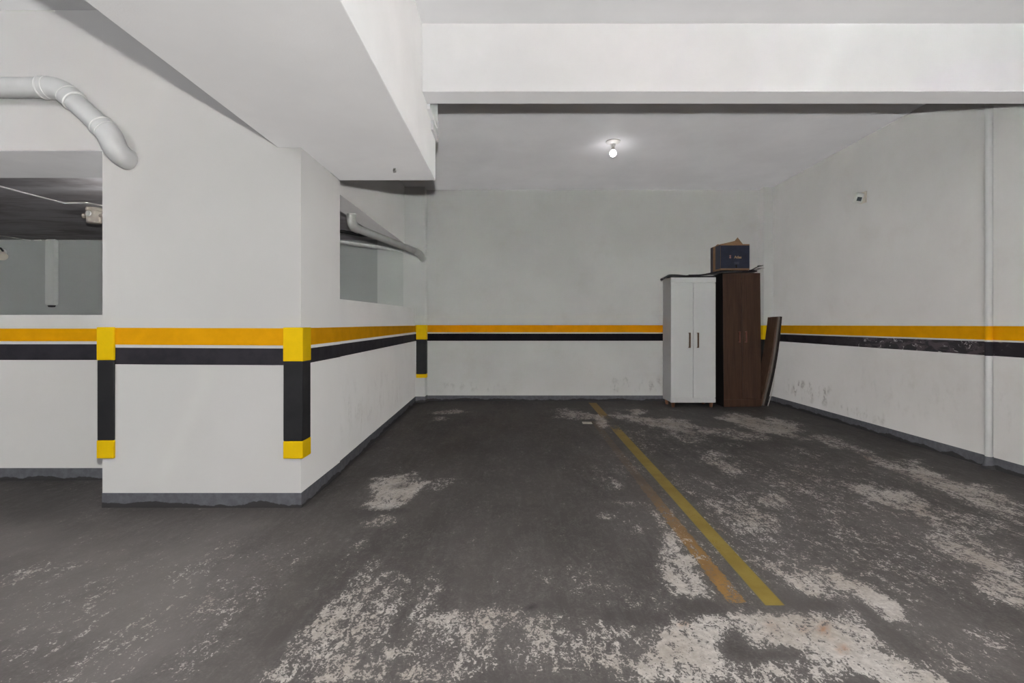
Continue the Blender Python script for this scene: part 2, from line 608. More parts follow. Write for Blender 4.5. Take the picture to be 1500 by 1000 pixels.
def floor_mat():
    m = new_mat('worn painted concrete floor', (0.06, 0.06, 0.06), 0.6, spec=0.25)
    t = NT(m)
    v = t.coord()
    at = t.n('ShaderNodeVertexColor', layer_name='wear')
    w = t.n('ShaderNodeSeparateColor')
    t.l(at.outputs['Color'], w.inputs[0])
    W, RU, DK = w.outputs
    # multi-scale field, slightly drawn out along the driving direction
    n1 = t.noise(t.coord((1, 0.42, 1)), 8.0, 5, 0.64, 0.35)
    n2 = t.noise(t.coord((1, 0.62, 1)), 34.0, 5, 0.70, 0.8)
    n3 = t.noise(v, 105.0, 4, 0.62, 0.6)
    f = t.math('ADD', t.math('ADD', t.math('MULTIPLY', n1, 0.26), t.math('MULTIPLY', n2, 0.42)), t.math('MULTIPLY', n3, 0.32))
    f2 = t.math('ADD', t.math('MULTIPLY', t.math('SUBTRACT', f, 0.5), 3.4), 0.5)
    thr = t.math('SUBTRACT', 0.97, t.math('MULTIPLY', W, 0.74))
    ex = t.math('SUBTRACT', f2, thr)
    mask = t.remap(ex, -0.04, 0.07)
    haze = t.remap(ex, -0.55, 0.08)
    # dark paint
    d1 = t.noise(t.coord((1, 0.5, 1)), 1.6, 6, 0.6, 0.4)
    d2 = t.noise(v, 5, 5, 0.6)
    d3 = t.noise(t.coord((14, 1.2, 1)), 1.5, 4, 0.6)
    base = t.mix(t.remap(d1, 0.32, 0.68), (0.044, 0.040, 0.038), (0.080, 0.073, 0.070))
    base = t.mix(t.remap(d2, 0.4, 0.7, 0, 0.5), base, (0.070, 0.060, 0.060))
    base = t.mix(t.remap(d3, 0.5, 0.75, 0, 0.35), base, (0.12, 0.112, 0.112))
    base = t.mix(t.math('MULTIPLY', at.outputs['Alpha'], t.remap(d1, 0.25, 0.7, 0.55, 1.0)), base, (0.21, 0.193, 0.185))  # lightens the near floor by the painted flash glow
    base = t.mix(t.math('MULTIPLY', haze, 0.30), base, (0.24, 0.222, 0.215))
    # bare concrete
    c1 = t.noise(v, 3.0, 5, 0.6)
    c2 = t.noise(v, 45, 4, 0.65)
    conc = t.mix(t.remap(c1, 0.35, 0.65), (0.48, 0.435, 0.39), (0.62, 0.59, 0.56))
    conc = t.mix(t.remap(c2, 0.35, 0.7, 0.45, 0), conc, (0.24, 0.21, 0.19))
    conc = t.mix(t.math('MULTIPLY', RU, t.remap(c2, 0.3, 0.6)), conc, (0.36, 0.17, 0.07))
    col = t.mix(mask, base, conc)
    # the two painted lines: the newer one and an older, worn one on its left
    sp = t.sep(v)
    X, Y = sp[0], sp[1]

    def line(x_at_2, slope, halfw, y0, y1, edge):
        cx = t.math('ADD', x_at_2, t.math('MULTIPLY', t.math('SUBTRACT', Y, 2.0), slope))
        jit = t.math('MULTIPLY', t.math('SUBTRACT', t.noise(v, 18, 4, 0.7), 0.5), edge)
        dd = t.math('ADD', t.math('ABSOLUTE', t.math('SUBTRACT', X, cx)), jit)
        a = t.remap(t.math('SUBTRACT', dd, halfw), -0.004, 0.004, 1, 0)
        b = t.math('MULTIPLY', t.math('GREATER_THAN', Y, y0), t.math('LESS_THAN', Y, y1))
        return t.math('MULTIPLY', a, b)

    la = line(1.038, 0.0225, t.math('ADD', 0.031, t.math('MULTIPLY', Y, 0.0035)), 1.908, 6.93, 0.004)
    gap = t.math('ABSOLUTE', t.math('SUBTRACT', Y, 5.55))
    wa = t.remap(t.math('ADD', gap, t.math('MULTIPLY', t.math('SUBTRACT', n2, 0.5), 1.4)), 0.22, 0.5)
    chip = t.remap(f2, 0.88, 0.95, 1, 0)
    la = t.math('MULTIPLY', t.math('MULTIPLY', la, wa), chip)
    lcol = t.mix(t.remap(d2, 0.3, 0.7), (0.225, 0.160, 0.032), (0.29, 0.215, 0.050))
    far = t.remap(Y, 4.0, 6.6)
    lcol = t.mix(far, lcol, (0.27, 0.175, 0.05))
    lb = line(0.898, 0.012, 0.036, 1.925, 5.6, 0.05)
    fade = t.remap(Y, 2.2, 3.7, 0.90, 0.16)
    chipb = t.remap(f2, 0.50, 0.78, 1, 0.05)
    lb = t.math('MULTIPLY', t.math('MULTIPLY', lb, fade), chipb)
    bcol = t.mix(t.remap(n1, 0.35, 0.65), (0.23, 0.125, 0.036), (0.33, 0.185, 0.05))
    col = t.mix(lb, col, bcol)
    col = t.mix(la, col, lcol)
    col = t.mix(t.math('MULTIPLY', DK, 0.8), col, (0.018, 0.016, 0.017))
    t.l(col, t.b.inputs['Base Color'])
    t.l(t.remap(mask, 0, 1, 0.58, 0.85), t.b.inputs['Roughness'])
    t.bump(t.math('SUBTRACT', n3, mask), 0.18, 0.004)
    return m


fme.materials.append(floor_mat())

# ------------------------------------------------------------------ room shell
YP = 2.936         # face of the near pillar
XP = -1.278        # right face of the pillar
XL = -2.481        # left edge of the pillar
YB = 7.11          # back wall
CF, CR = 3.01, 3.09  # ceiling heights in front of and behind the cross beam

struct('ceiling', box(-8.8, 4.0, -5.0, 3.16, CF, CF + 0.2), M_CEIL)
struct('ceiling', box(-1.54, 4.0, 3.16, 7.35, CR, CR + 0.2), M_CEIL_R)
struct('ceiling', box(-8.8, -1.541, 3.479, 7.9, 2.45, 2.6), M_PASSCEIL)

# pillar: full width below the beam, notched round it above
bm = bmesh.new()
bm_prism(bm, [(XL, 0), (XP, 0), (XP, 2.179), (-1.42, 2.179), (-1.42, CF), (XL, CF)], YP, 3.6, 'y')
struct('pillar', bm, M_WALL)
# beam running towards the back over the pillar
struct('beam', box(-1.42, -0.568, -5.0, 3.6, 2.179, CF), M_CEIL, 0.004)
# cross beam
struct('beam', box(-0.568, 3.72, 3.065, 3.235, 2.58, CR), M_CEIL, 0.004)
# rim of the beam behind the cross beam, a little proud of its side
struct('beam', box(-0.60, -0.545, 3.236, 3.56, 2.545, CR), M_CEIL, 0.002)
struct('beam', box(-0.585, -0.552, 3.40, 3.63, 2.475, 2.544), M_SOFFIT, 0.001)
# header over the left opening
struct('beam', box(-8.8, XL - 0.0005, YP, 3.478, 2.163, CF), M_WALL)
bm = box(-8.8, XL - 0.001, YP + 0.004, 3.476, 2.160, 2.1625)
struct('trim_1', bm, M_SOFFIT)

# left half wall of the opening
struct('wall_left_front', box(-8.8, XL + 0.05, 3.45, 3.62, 0, 1.178), M_WALL)
# wall between the bay and the passage: half wall below, thin header above
bm = bmesh.new()
A, B = (-1.288, 3.6), (-1.385, 6.941)
pl = [A, B, (-1.74, 6.941), (-1.74, 3.6)]
lo, hi = bm_prism(bm, pl, 0, 1.30, 'z')
hi[1].co.z = 1.357
hi[2].co.z = 1.357
struct('wall_left', bm, M_WALL_L)
struct('wall_left_upper', box(-1.76, -1.54, 3.601, 6.941, 2.275, CR), M_WALL)
struct('wall_back', box(-1.545, 4.0, YB, YB + 0.2, 0, CR), M_WALL_B)
bm = bmesh.new()
bm_prism(bm, [(3.70, -5.0), (3.70, 3.4), (3.752, 7.11), (3.752, 7.3), (4.0, 7.3), (4.0, -5.0)], 0, CR, 'z')
struct('wall_right', bm, M_WALL_R)
struct('column', box(-1.56, -1.245, 6.942, YB, 0, CR), M_WALL, 0.004)
struct('column', box(3.612, 3.749, 6.96, YB, 0, CR), M_WALL, 0.004)

# passage behind the openings
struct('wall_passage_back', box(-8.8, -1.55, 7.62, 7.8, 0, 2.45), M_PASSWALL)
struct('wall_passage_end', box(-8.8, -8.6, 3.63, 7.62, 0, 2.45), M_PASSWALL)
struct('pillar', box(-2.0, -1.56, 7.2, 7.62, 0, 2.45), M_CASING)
# room shell out of view behind the camera, left side
struct('wall_far_left', box(-8.8, -8.6, -5.0, YP, 0, CF), M_WALL)

# skirting: thin painted strip, slightly proud
BH = 0.088


def wall_strip(name, p, q, z0, z1, mat, off=0.004, th=0.010, z0b=None, z1b=None):
    """thin strip on a wall running p->q (room on the right-hand side of travel is faced)"""
    p, q = Vector((*p, 0)), Vector((*q, 0))
    d = (q - p).normalized()
    n = Vector((d.y, -d.x, 0))
    bm = bmesh.new()
    pts = [p + n * off, q + n * off, q - n * th, p - n * th]
    lo, hi = bm_prism(bm, [(a.x, a.y) for a in pts], z0, z1, 'z')
    if z0b is not None:
        for i in (1, 2):
            lo[i].co.z = z0b
            hi[i].co.z = z1b
    return struct(name, bm, mat)


R_A, R_B = (3.752, YB - 0.15), (3.70, 3.4)
wall_strip('baseboard_front', (XL, YP), (XP, YP), 0, BH, M_BASE)
wall_strip('baseboard_pillar', (XP, YP - 0.003), (XP, 3.6), 0, BH, M_BASE)
wall_strip('baseboard_left', A, B, 0, BH, M_BASE, 0.005)
wall_strip('baseboard_opening', (-8.6, 3.45), (XL, 3.45), 0, BH, M_BASE)
wall_strip('baseboard_column', (-1.385, 6.942), (-1.245, 6.942), 0, BH, M_BASE)
wall_strip('baseboard_column_side', (-1.245, 6.938), (-1.245, YB), 0, BH, M_BASE)
wall_strip('baseboard_corner_side', (3.612, YB), (3.612, 6.956), 0, BH, M_BASE)
wall_strip('baseboard_back', (-1.245, YB), (3.612, YB), 0, BH - 0.01, M_BASE)
wall_strip('baseboard_corner', (3.612, 6.96), (3.75, 6.96), 0, BH, M_BASE)
wall_strip('baseboard_right', (3.751, 6.96), R_B, 0, BH, M_BASE)
wall_strip('baseboard_right_near', R_B, (3.70, -5.0), 0, BH, M_BASE)

# painted warning bands
k = 2
for (p, q, yz, bz, bm_) in (
        ((XL, YP), (XP, YP), (0.987, 1.088, 0.980, 1.085), (0.868, 0.968, 0.861, 0.962), M_BLK),
        ((XP, YP), (XP, 3.6), (0.978, 1.086, 0.983, 1.090), (0.866, 0.957, 0.869, 0.963), M_BLK),
        (A, B, (0.983, 1.090, 1.012, 1.104), (0.869, 0.963, 0.882, 0.983), M_BLK),
        ((-8.6, 3.45), (XL, 3.45), (0.990, 1.082, 0.990, 1.080), (0.857, 0.969, 0.857, 0.969), M_BLK),
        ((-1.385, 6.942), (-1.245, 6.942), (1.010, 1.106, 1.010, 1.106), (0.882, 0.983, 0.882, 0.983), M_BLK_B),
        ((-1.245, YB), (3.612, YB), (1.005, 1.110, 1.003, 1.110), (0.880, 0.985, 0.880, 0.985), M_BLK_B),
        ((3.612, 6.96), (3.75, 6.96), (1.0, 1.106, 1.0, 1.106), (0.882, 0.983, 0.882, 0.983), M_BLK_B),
        ((3.751, 6.96), R_B, (0.998, 1.106, 0.990, 1.097), (0.883, 0.982, 0.868, 0.977), M_BLK_WORN),
        (R_B, (3.70, -5.0), (0.990, 1.097, 0.99, 1.097), (0.868, 0.977, 0.868, 0.977), M_BLK_WORN)):
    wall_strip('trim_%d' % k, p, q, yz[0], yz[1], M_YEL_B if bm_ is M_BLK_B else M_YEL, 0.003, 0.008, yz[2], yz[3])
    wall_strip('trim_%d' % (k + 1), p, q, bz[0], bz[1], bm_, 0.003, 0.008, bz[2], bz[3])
    k += 2


# ------------------------------------------------------------------ corner guards (angle profiles of foam)
def corner_guard(label, corner, a_dir, b_dir, leg_a, leg_b, z, th=0.018, group=None):
    """corner (x, y); legs run from it along a_dir and b_dir; z = (top, yellow ends, black ends, bottom)"""
    t = thing('corner_guard', label, 'corner guard', (corner[0], corner[1], z[3]))
    a, b = Vector(a_dir), Vector(b_dir)
    # outline in plan: outer side proud of both walls
    e = 0.0035
    oa, ob = -b, -a           # outward normals of the two legs
    P = [a * leg_a + oa * e, a * leg_a + oa * th, oa * th + ob * th, b * leg_b + ob * th, b * leg_b + ob * e, oa * e + ob * e]
    for nm, z0, z1, m, grow in (('bottom_cap', z[3], z[2], M_GYEL, 0.002), ('middle_section', z[2], z[1], M_GBLK, 0.0), ('top_cap', z[1], z[0], M_GYEL, 0.002)):
        bm = bmesh.new()
        Q = [p.copy() for p in P]
        if grow:
            Q[1] += oa * grow; Q[2] += (oa + ob) * grow; Q[3] += ob * grow
        bm_prism(bm, [(p.x, p.y) for p in Q], z0 - z[3], z1 - z[3], 'z')
        obj(nm, bm, m, t, 0.006 if grow == 0 else 0.004, 3)
    return t


corner_guard('black and yellow foam guard on the left edge of the white pillar', (XL, YP), (1, 0), (0, 1), 0.083, 0.10, (1.092, 0.893, 0.410, 0.302))
corner_guard('black and yellow foam guard on the right corner of the white pillar', (XP, YP), (-1, 0), (0, 1), 0.100, 0.10, (1.090, 0.886, 0.405, 0.300))
corner_guard('small far foam guard on the narrow column left of the back wall', (-1.245, 6.942), (-1, 0), (0, 1), 0.125, 0.09, (1.112, 0.905, 0.410, 0.355))
corner_guard('foam guard half hidden behind the dark brown wardrobe', (3.612, 6.96), (1, 0), (0, 1), 0.125, 0.09, (1.105, 0.905, 0.410, 0.355))


# ------------------------------------------------------------------ pipes
def arc_path(p0, corner, p1, r, n=10):
    """points of a round bend of radius r at corner between directions to p0 and p1"""
    c = Vector(corner)
    d0, d1 = (Vector(p0) - c).normalized(), (Vector(p1) - c).normalized()
    half = d0.angle(d1) / 2
    tl = r / math.tan(half)
    ctr = c + (d0 + d1).normalized() * (r / math.sin(half))
    a, b = c + d0 * tl - ctr, c + d1 * tl - ctr
    out = []
    ang = a.angle(b)
    for i in range(n + 1):
        f = i / n
        out.append(ctr + (a * math.sin((1 - f) * ang) + b * math.sin(f * ang)) / math.sin(ang))
    return out


def tube_part(name, path, r, mat, parent, seg=28):
    bm = bmesh.new()
    o = Vector(parent.location)
    bm_tube(bm, [Vector(p) - o for p in path], r, seg)
    return obj(name, bm, mat, parent)


def ring_part(p, d, r, parent, mat, w=0.008, name='joint_ring', seg=28):
    p, d = Vector(p), Vector(d).normalized()
    return tube_part(name, [p - d * w, p - d * w * 0.4, p + d * w * 0.4, p + d * w], [r - 0.004, r, r, r - 0.004], mat, parent, seg)


def at(px, py, Y):
    return Vector(((px - 750) * Y / F, Y, H - (py - HZ) * Y / F))


YD = YP - 0.072
pA = at(-260, 128.5, YD)
pA.z = at(0, 128.5, YD).z
pC = at(88, 128.5, YD)                 # first bend
pE = at(160, 196, YD)                 # second bend, turning down
pG = at(172, 225, YD)                 # then into the wall
pF = Vector((pG.x + 0.004, YP + 0.03, pG.z - 0.012))
RP = 0.0565
dp = thing('drain_pipe', 'thick white drain pipe bending down into the wall above the left opening', 'pipe', pC)
b1 = arc_path(pA, pC, pE, 0.16)
b2 = arc_path(pC, pE, pG, 0.10, 8)
b3 = arc_path(b2[-1], pG, pF, 0.058, 10)
d1 = (pE - pC).normalized()
tube_part('pipe_section', [pA, b1[0] - Vector((0.03, 0, 0))], RP, M_PVC, dp)
e1 = [b1[0] - Vector((0.035, 0, 0))] + b1 + [b1[-1] + d1 * 0.055]
tube_part('elbow', e1, RP + 0.005, M_PVC, dp)
ring_part(e1[0], (1, 0, 0), RP + 0.009, dp, M_RING, 0.006)
ring_part(b1[0], (1, 0, 0), RP + 0.0075, dp, M_RING, 0.004)
ring_part(b1[-1], d1, RP + 0.0075, dp, M_RING, 0.004)
ring_part(e1[-1], d1, RP + 0.009, dp, M_RING, 0.006)
tube_part('pipe_section', [e1[-1] - d1 * 0.02, b2[0]], RP, M_PVC, dp)
e2 = [b2[0] - d1 * 0.045] + b2 + b3 + [pF]
tube_part('elbow', e2, RP + 0.007, M_PVC, dp)
ring_part(e2[0], d1, RP + 0.010, dp, M_RING, 0.006)
ring_part(b2[0] - d1 * 0.005, d1, RP + 0.0095, dp, M_RING, 0.004)

# vertical pipe on the right wall, painted over with the wall's bands
xw = 3.704
yv = 3.745
cp = thing('wall_conduit', 'thin vertical painted pipe running up the right wall', 'pipe', (xw - 0.020, yv, 0))
for nm, z0, z1, m, rr in (('grey_foot', 0.0, 0.092, M_BASE, 0.030), ('pipe_section', 0.09, 0.868, M_PVC, 0.0235), ('black_band', 0.868, 0.977, M_BLK, 0.0237),
                          ('pipe_section', 0.977, 0.99, M_PVC, 0.0235), ('yellow_band', 0.99, 1.098, M_YEL, 0.0237), ('pipe_section', 1.098, CR, M_PVC, 0.0235)):
    bm = bmesh.new()
    if nm == 'grey_foot':
        bm_tube(bm, [(0, 0, z0), (0, 0, 0.02), (0, 0, 0.05), (0, 0, z1)], [0.046, 0.036, 0.030, 0.027], 20)
    else:
        bm_tube(bm, [(0, 0, z0), (0, 0, z1)], rr, 20)
    obj(nm, bm, m, cp)

# pipes seen through the opening in the left wall
q0 = Vector((-1.69, 5.10, 2.2745))
q1 = Vector((-1.69, 5.10, 2.145))
q2 = Vector((-1.325, 6.79, 2.135))
q3 = Vector((-1.275, 6.956, 2.055))
lp = thing('drain_pipe', 'white drain pipe crossing the opening in the left side wall to the narrow column', 'pipe', q1)
c1 = arc_path(q0, q1, q2, 0.09)
c2 = arc_path(q1, q2, q3, 0.08)
tube_part('pipe_section', [q0, c1[0] + Vector((0, 0, 0.01))], 0.043, M_PVC_DIM, lp)
tube_part('elbow', [c1[0] + Vector((0, 0, 0.05))] + c1 + [c1[-1] + (q2 - q1).normalized() * 0.05], 0.049, M_PVC_DIM, lp)
ring_part(c1[0] + Vector((0, 0, 0.05)), (0, 0, 1), 0.053, lp, M_PVC, 0.005)
tube_part('pipe_section', [c1[-1], c2[0]], 0.043, M_PVC_DIM, lp)
dd = (q2 - q1).normalized()
tube_part('elbow', [c2[0] - dd * 0.12] + c2 + [q3], 0.049, M_PVC_DIM, lp)
ring_part(c2[0] - dd * 0.12, dd, 0.053, lp, M_PVC, 0.006)
ring_part(c2[0], dd, 0.052, lp, M_PVC, 0.005)

s0, s1 = Vector((-2.8, 7.172, 2.37)), Vector((-1.60, 7.172, 2.21))
bm = bmesh.new()
bm_tube(bm, [s0, s1], 0.026, 16)
tag(obj('thin_pipe', bm, M_PVC_DIM), 'thin white pipe behind the thicker one in the side wall opening', 'pipe')
bm = bmesh.new()
hp = [Vector((-2.6, 6.5, 2.39)), Vector((-2.25, 6.5, 2.36)), Vector((-2.02, 6.5, 2.315)), Vector((-1.93, 6.5, 2.31)), Vector((-1.90, 6.5, 2.345)), Vector((-1.90, 6.5, 2.449))]
bm_tube(bm, hp, 0.022, 12)
tag(obj('black_hose', bm, M_DARKHOSE), 'dark hose under the ceiling beyond the side wall opening', 'hose')

# inside the left opening
yc = 5.55
jb = thing('pipe_fitting', 'cream round plastic fitting under the stained ceiling behind the left opening', 'fitting', at(138, 316, yc))
zt = 2.45 - jb.location.z
bm = bmesh.new()
bm_lathe(bm, [(0.0, -0.085), (0.062, -0.085), (0.070, -0.075), (0.070, 0.05), (0.076, 0.052), (0.076, zt - 0.004), (0, zt - 0.004)])
obj('body', bm, M_CREAM, jb)
bm = bmesh.new()
bm_tube(bm, [(-0.06, 0, 0.0), (-0.105, 0, 0.0), (-0.105, 0, 0.0), (-0.118, 0, 0.0)], [0.024, 0.024, 0.032, 0.032], 16)
obj('spigot', bm, M_CREAM, jb)
bm = bmesh.new()
bm_tube(bm, [(-0.006, -0.055, 0.012), (-0.008, -0.078, 0.012)], [0.034, 0.030], 20)
obj('cap', bm, M_WPLAS, jb)
bm = bmesh.new()
bm_tube(bm, [(0.06, 0, 0.0), (0.35, 0.0, 0.0)], 0.022, 14)
obj('side_pipe', bm, M_CREAM, jb)

pc = thing('pipe_casing', 'pale boxed casing hanging on the passage back wall behind the left opening', 'casing', at(74, 447, 7.56))
hz_ = 2.449 - pc.location.z
bm = box(-0.085, 0.085, -0.02, 0.058, 0.0, hz_)
obj('box', bm, M_CASING, pc, 0.03, 3)
bm = bmesh.new()
bm_lathe(bm, [(0.0, -0.03), (0.05, -0.026), (0.062, 0.0), (0.0, 0.004)], 20)
for q in bm.verts:
    q.co.y *= 0.5
    q.co.y += 0.02
obj('dark_end', bm, M_DARK, pc)

wf = thing('wall_fitting', 'small pale fitting on the passage wall at the far left edge', 'fitting', at(4, 371, 7.55))
bm = bmesh.new()
bm_tube(bm, [(-0.06, 0.069, 0.02), (-0.06, 0.03, 0.02)], 0.055, 20)
obj('back_plate', bm, M_WPLAS, wf)
bm = bmesh.new()
bm_tube(bm, [(-0.06, 0.03, 0.03), (-0.03, -0.01, 0.01), (0.06, -0.06, -0.06)], [0.045, 0.05, 0.065], 20)
obj('head', bm, M_CREAM, wf)
bm = bmesh.new()
bm_tube(bm, [(-0.08, -0.02, 0.06), (0.0, -0.03, 0.075), (0.055, -0.05, 0.03)], 0.014, 10)
obj('dark_bracket', bm, M_DARK, wf)


def cable(label, pts, r):
    bm = bmesh.new()
    P = []
    for a, b in zip(pts[:-1], pts[1:]):
        for i in range(8):
            P.append(Vector(a).lerp(Vector(b), i / 8))
    P.append(Vector(pts[-1]))
    bm_tube(bm, P, r, 8)
    return tag(obj('ceiling_cable', bm, M_WPLAS), label, 'cable')


def ceil_pt(px, py, z=2.444):
    Y = (z - H) * F / (HZ - py)
    return ((px - 750) * Y / F, Y, z)


cable('white cable running across the stained ceiling behind the left opening', [ceil_pt(-60, 258), ceil_pt(0, 273), ceil_pt(95, 297.5), ceil_pt(128, 297), ceil_pt(160, 303)], 0.009)
cable('white cable along the back edge of the passage ceiling at far left', [ceil_pt(-40, 341), ceil_pt(5, 346), ceil_pt(46, 352), (at(60, 352.8, 7.61).x, 7.61, 2.444)], 0.008)

# ------------------------------------------------------------------ lamp
L0 = Vector((at(898, 208, 5.23).x, 5.23, CR))
lamp = thing('ceiling_lamp', 'bare lit bulb in a white socket on the bay ceiling', 'lamp', L0)
bm = bmesh.new()
bm_lathe(bm, [(0.0, -0.001), (0.078, -0.001), (0.078, -0.010), (0.070, -0.017), (0.036, -0.028), (0.0, -0.028)], 36)
obj('base', bm, M_WPLAS, lamp)
bm = bmesh.new()
bm_lathe(bm, [(0.0, -0.026), (0.027, -0.026), (0.025, -0.058), (0.024, -0.062), (0.0, -0.062)], 28)
obj('socket', bm, M_WPLAS, lamp)
bm = bmesh.new()
bm_lathe(bm, [(0.0, -0.060), (0.015, -0.060), (0.0165, -0.066), (0.015, -0.070), (0.019, -0.074), (0.022, -0.098), (0.0, -0.098)], 24)
obj('bulb_neck', bm, M_METAL, lamp)
bm = bmesh.new()
pr = [(0.0, -0.097), (0.020, -0.0975)]
for i in range(1, 13):
    a = math.pi * (0.17 + 0.83 * i / 12)
    pr.append((0.036 * math.sin(a), -0.131 + 0.036 * math.cos(a)))
pr[-1] = (0.0, pr[-1][1])
bm_lathe(bm, pr, 28)
obj('bulb', bm, M_BULB, lamp)

# small knob under the beam
kb = at(578, 246, 3.32)
bm = bmesh.new()
bm_lathe(bm, [(0.0, 0.0), (0.008, 0.0), (0.008, -0.008), (0.012, -0.012), (0.011, -0.022), (0.0, -0.027)], 20)
o = obj('anchor_plug', bm, M_WPLAS)
o.location = (kb.x, kb.y, 2.179)
tag(o, 'tiny white knob under the thick beam beside the pillar', 'knob')

# motion sensor on the right wall
ms = thing('motion_sensor', 'small white motion sensor with dark lens high on the right wall', 'sensor', (3.726, 5.13, 2.452), (0, 0, 0))
bm = box(-0.014, 0.002, -0.045, 0.045, -0.055, 0.062)
obj('bracket', bm, M_CREAM, ms, 0.003)
bm = bmesh.new()
bm_tube(bm, [(-0.01, 0, 0.0), (-0.05, -0.01, 0.0)], 0.016, 14)
obj('arm', bm, M_CREAM, ms)
hd = Matrix.Translation((-0.075, -0.025, -0.003)) @ Matrix.Rotation(math.radians(-28), 4, 'Z') @ Matrix.Rotation(math.radians(14), 4, 'X') @ Matrix.Rotation(math.radians(14), 4, 'Y')
bm = bmesh.new()
bm_box(bm, -0.038, 0.038, -0.035, 0.028, -0.055, 0.05, hd)
head = obj('head', bm, M_WPLAS, ms, 0.014, 3)
bm = bmesh.new()
bm_box(bm, -0.016, 0.026, -0.038, -0.030, -0.034, 0.008, hd)
obj('lens', bm, M_LENS, head, 0.005, 2)


# ------------------------------------------------------------------ wardrobes
def bar_handle(x, z0, z1, r, mat, parent, yf):
    bm = bmesh.new()
    e = 0.012
    bm_box(bm, x - r, x + r, yf - 0.030, yf - 0.018, z0, z1)
    bm_box(bm, x - r, x + r, yf - 0.020, yf, z0, z0 + e)
    bm_box(bm, x - r, x + r, yf - 0.020, yf, z1 - e, z1)
    return obj('handle', bm, mat, parent, 0.003)


WX0, WX1, WY0, WY1 = 2.133, 2.736, 6.51, 6.865
ww = thing('wardrobe', 'white two-door wardrobe on short wooden feet against the back wall', 'wardrobe', ((WX0 + WX1) / 2, (WY0 + WY1) / 2, 0))
w2, d2 = (WX1 - WX0) / 2, (WY1 - WY0) / 2
ZB, ZT = 0.068, 1.750
bm = bmesh.new()
bm_box(bm, -w2 + 0.004, w2 - 0.004, -d2 + 0.020, d2, ZB + 0.004, ZT - 0.002)
obj('body', bm, M_WARD_W, ww, 0.002)
obj('plinth', box(-w2, w2, -d2 + 0.001, -d2 + 0.024, ZB, ZB + 0.058), M_WARD_W, ww, 0.002)
obj('cornice', box(-w2 - 0.002, w2 + 0.002, -d2 - 0.004, -d2 + 0.024, ZT - 0.068, ZT), M_WARD_W, ww, 0.003)
for s in (-1, 1):
    x0, x1 = (-w2 + 0.001, -0.0036) if s < 0 else (0.0036, w2 - 0.001)
    dr = obj('door', box(x0, x1, -d2, -d2 + 0.019, ZB + 0.064, ZT - 0.074), M_WARD_W, ww, 0.0015)
    bar_handle(s * 0.056 + 0.002, 0.805, 1.008, 0.011, M_HANDLE, dr, -d2)
for sx, sy in ((-1, -1), (1, -1), (-1, 1), (1, 1)):
    bm = bmesh.new()
    bm_lathe(bm, [(0.0, 0.0), (0.017, 0.0), (0.019, 0.006), (0.027, ZB + 0.004), (0.0, ZB + 0.004)], 20)
    for q in bm.verts:
        q.co += Vector((sx * (w2 - 0.045), sy * (d2 - 0.045), 0))
    obj('foot', bm, M_LEG, ww)

BX0, BX1, BY0, BY1 = 2.872, 3.378, 6.56, 6.98
bw = thing('wardrobe', 'dark brown two-door wardrobe standing right of the white one', 'wardrobe', ((BX0 + BX1) / 2, (BY0 + BY1) / 2, 0.003), (0, math.radians(-0.55), 0))
w2, d2 = (BX1 - BX0) / 2, (BY1 - BY0) / 2
BT = 1.812
obj('body', box(-w2, w2, -d2 + 0.02, d2, 0.0, BT), M_WARD_D, bw, 0.002)
obj('plinth', box(-w2 + 0.002, w2 - 0.002, -d2 + 0.006, -d2 + 0.022, 0.0, 0.100), M_WARD_B, bw, 0.001)
for s in (-1, 1):
    x0, x1 = (-w2 + 0.001, -0.002) if s < 0 else (0.002, w2 - 0.001)
    dr = obj('door', box(x0, x1, -d2, -d2 + 0.018, 0.1015, BT - 0.003), M_WARD_B, bw, 0.0015)
    bar_handle(s * 0.045, 0.872, 1.022, 0.0095, M_HANDLE_R, dr, -d2)


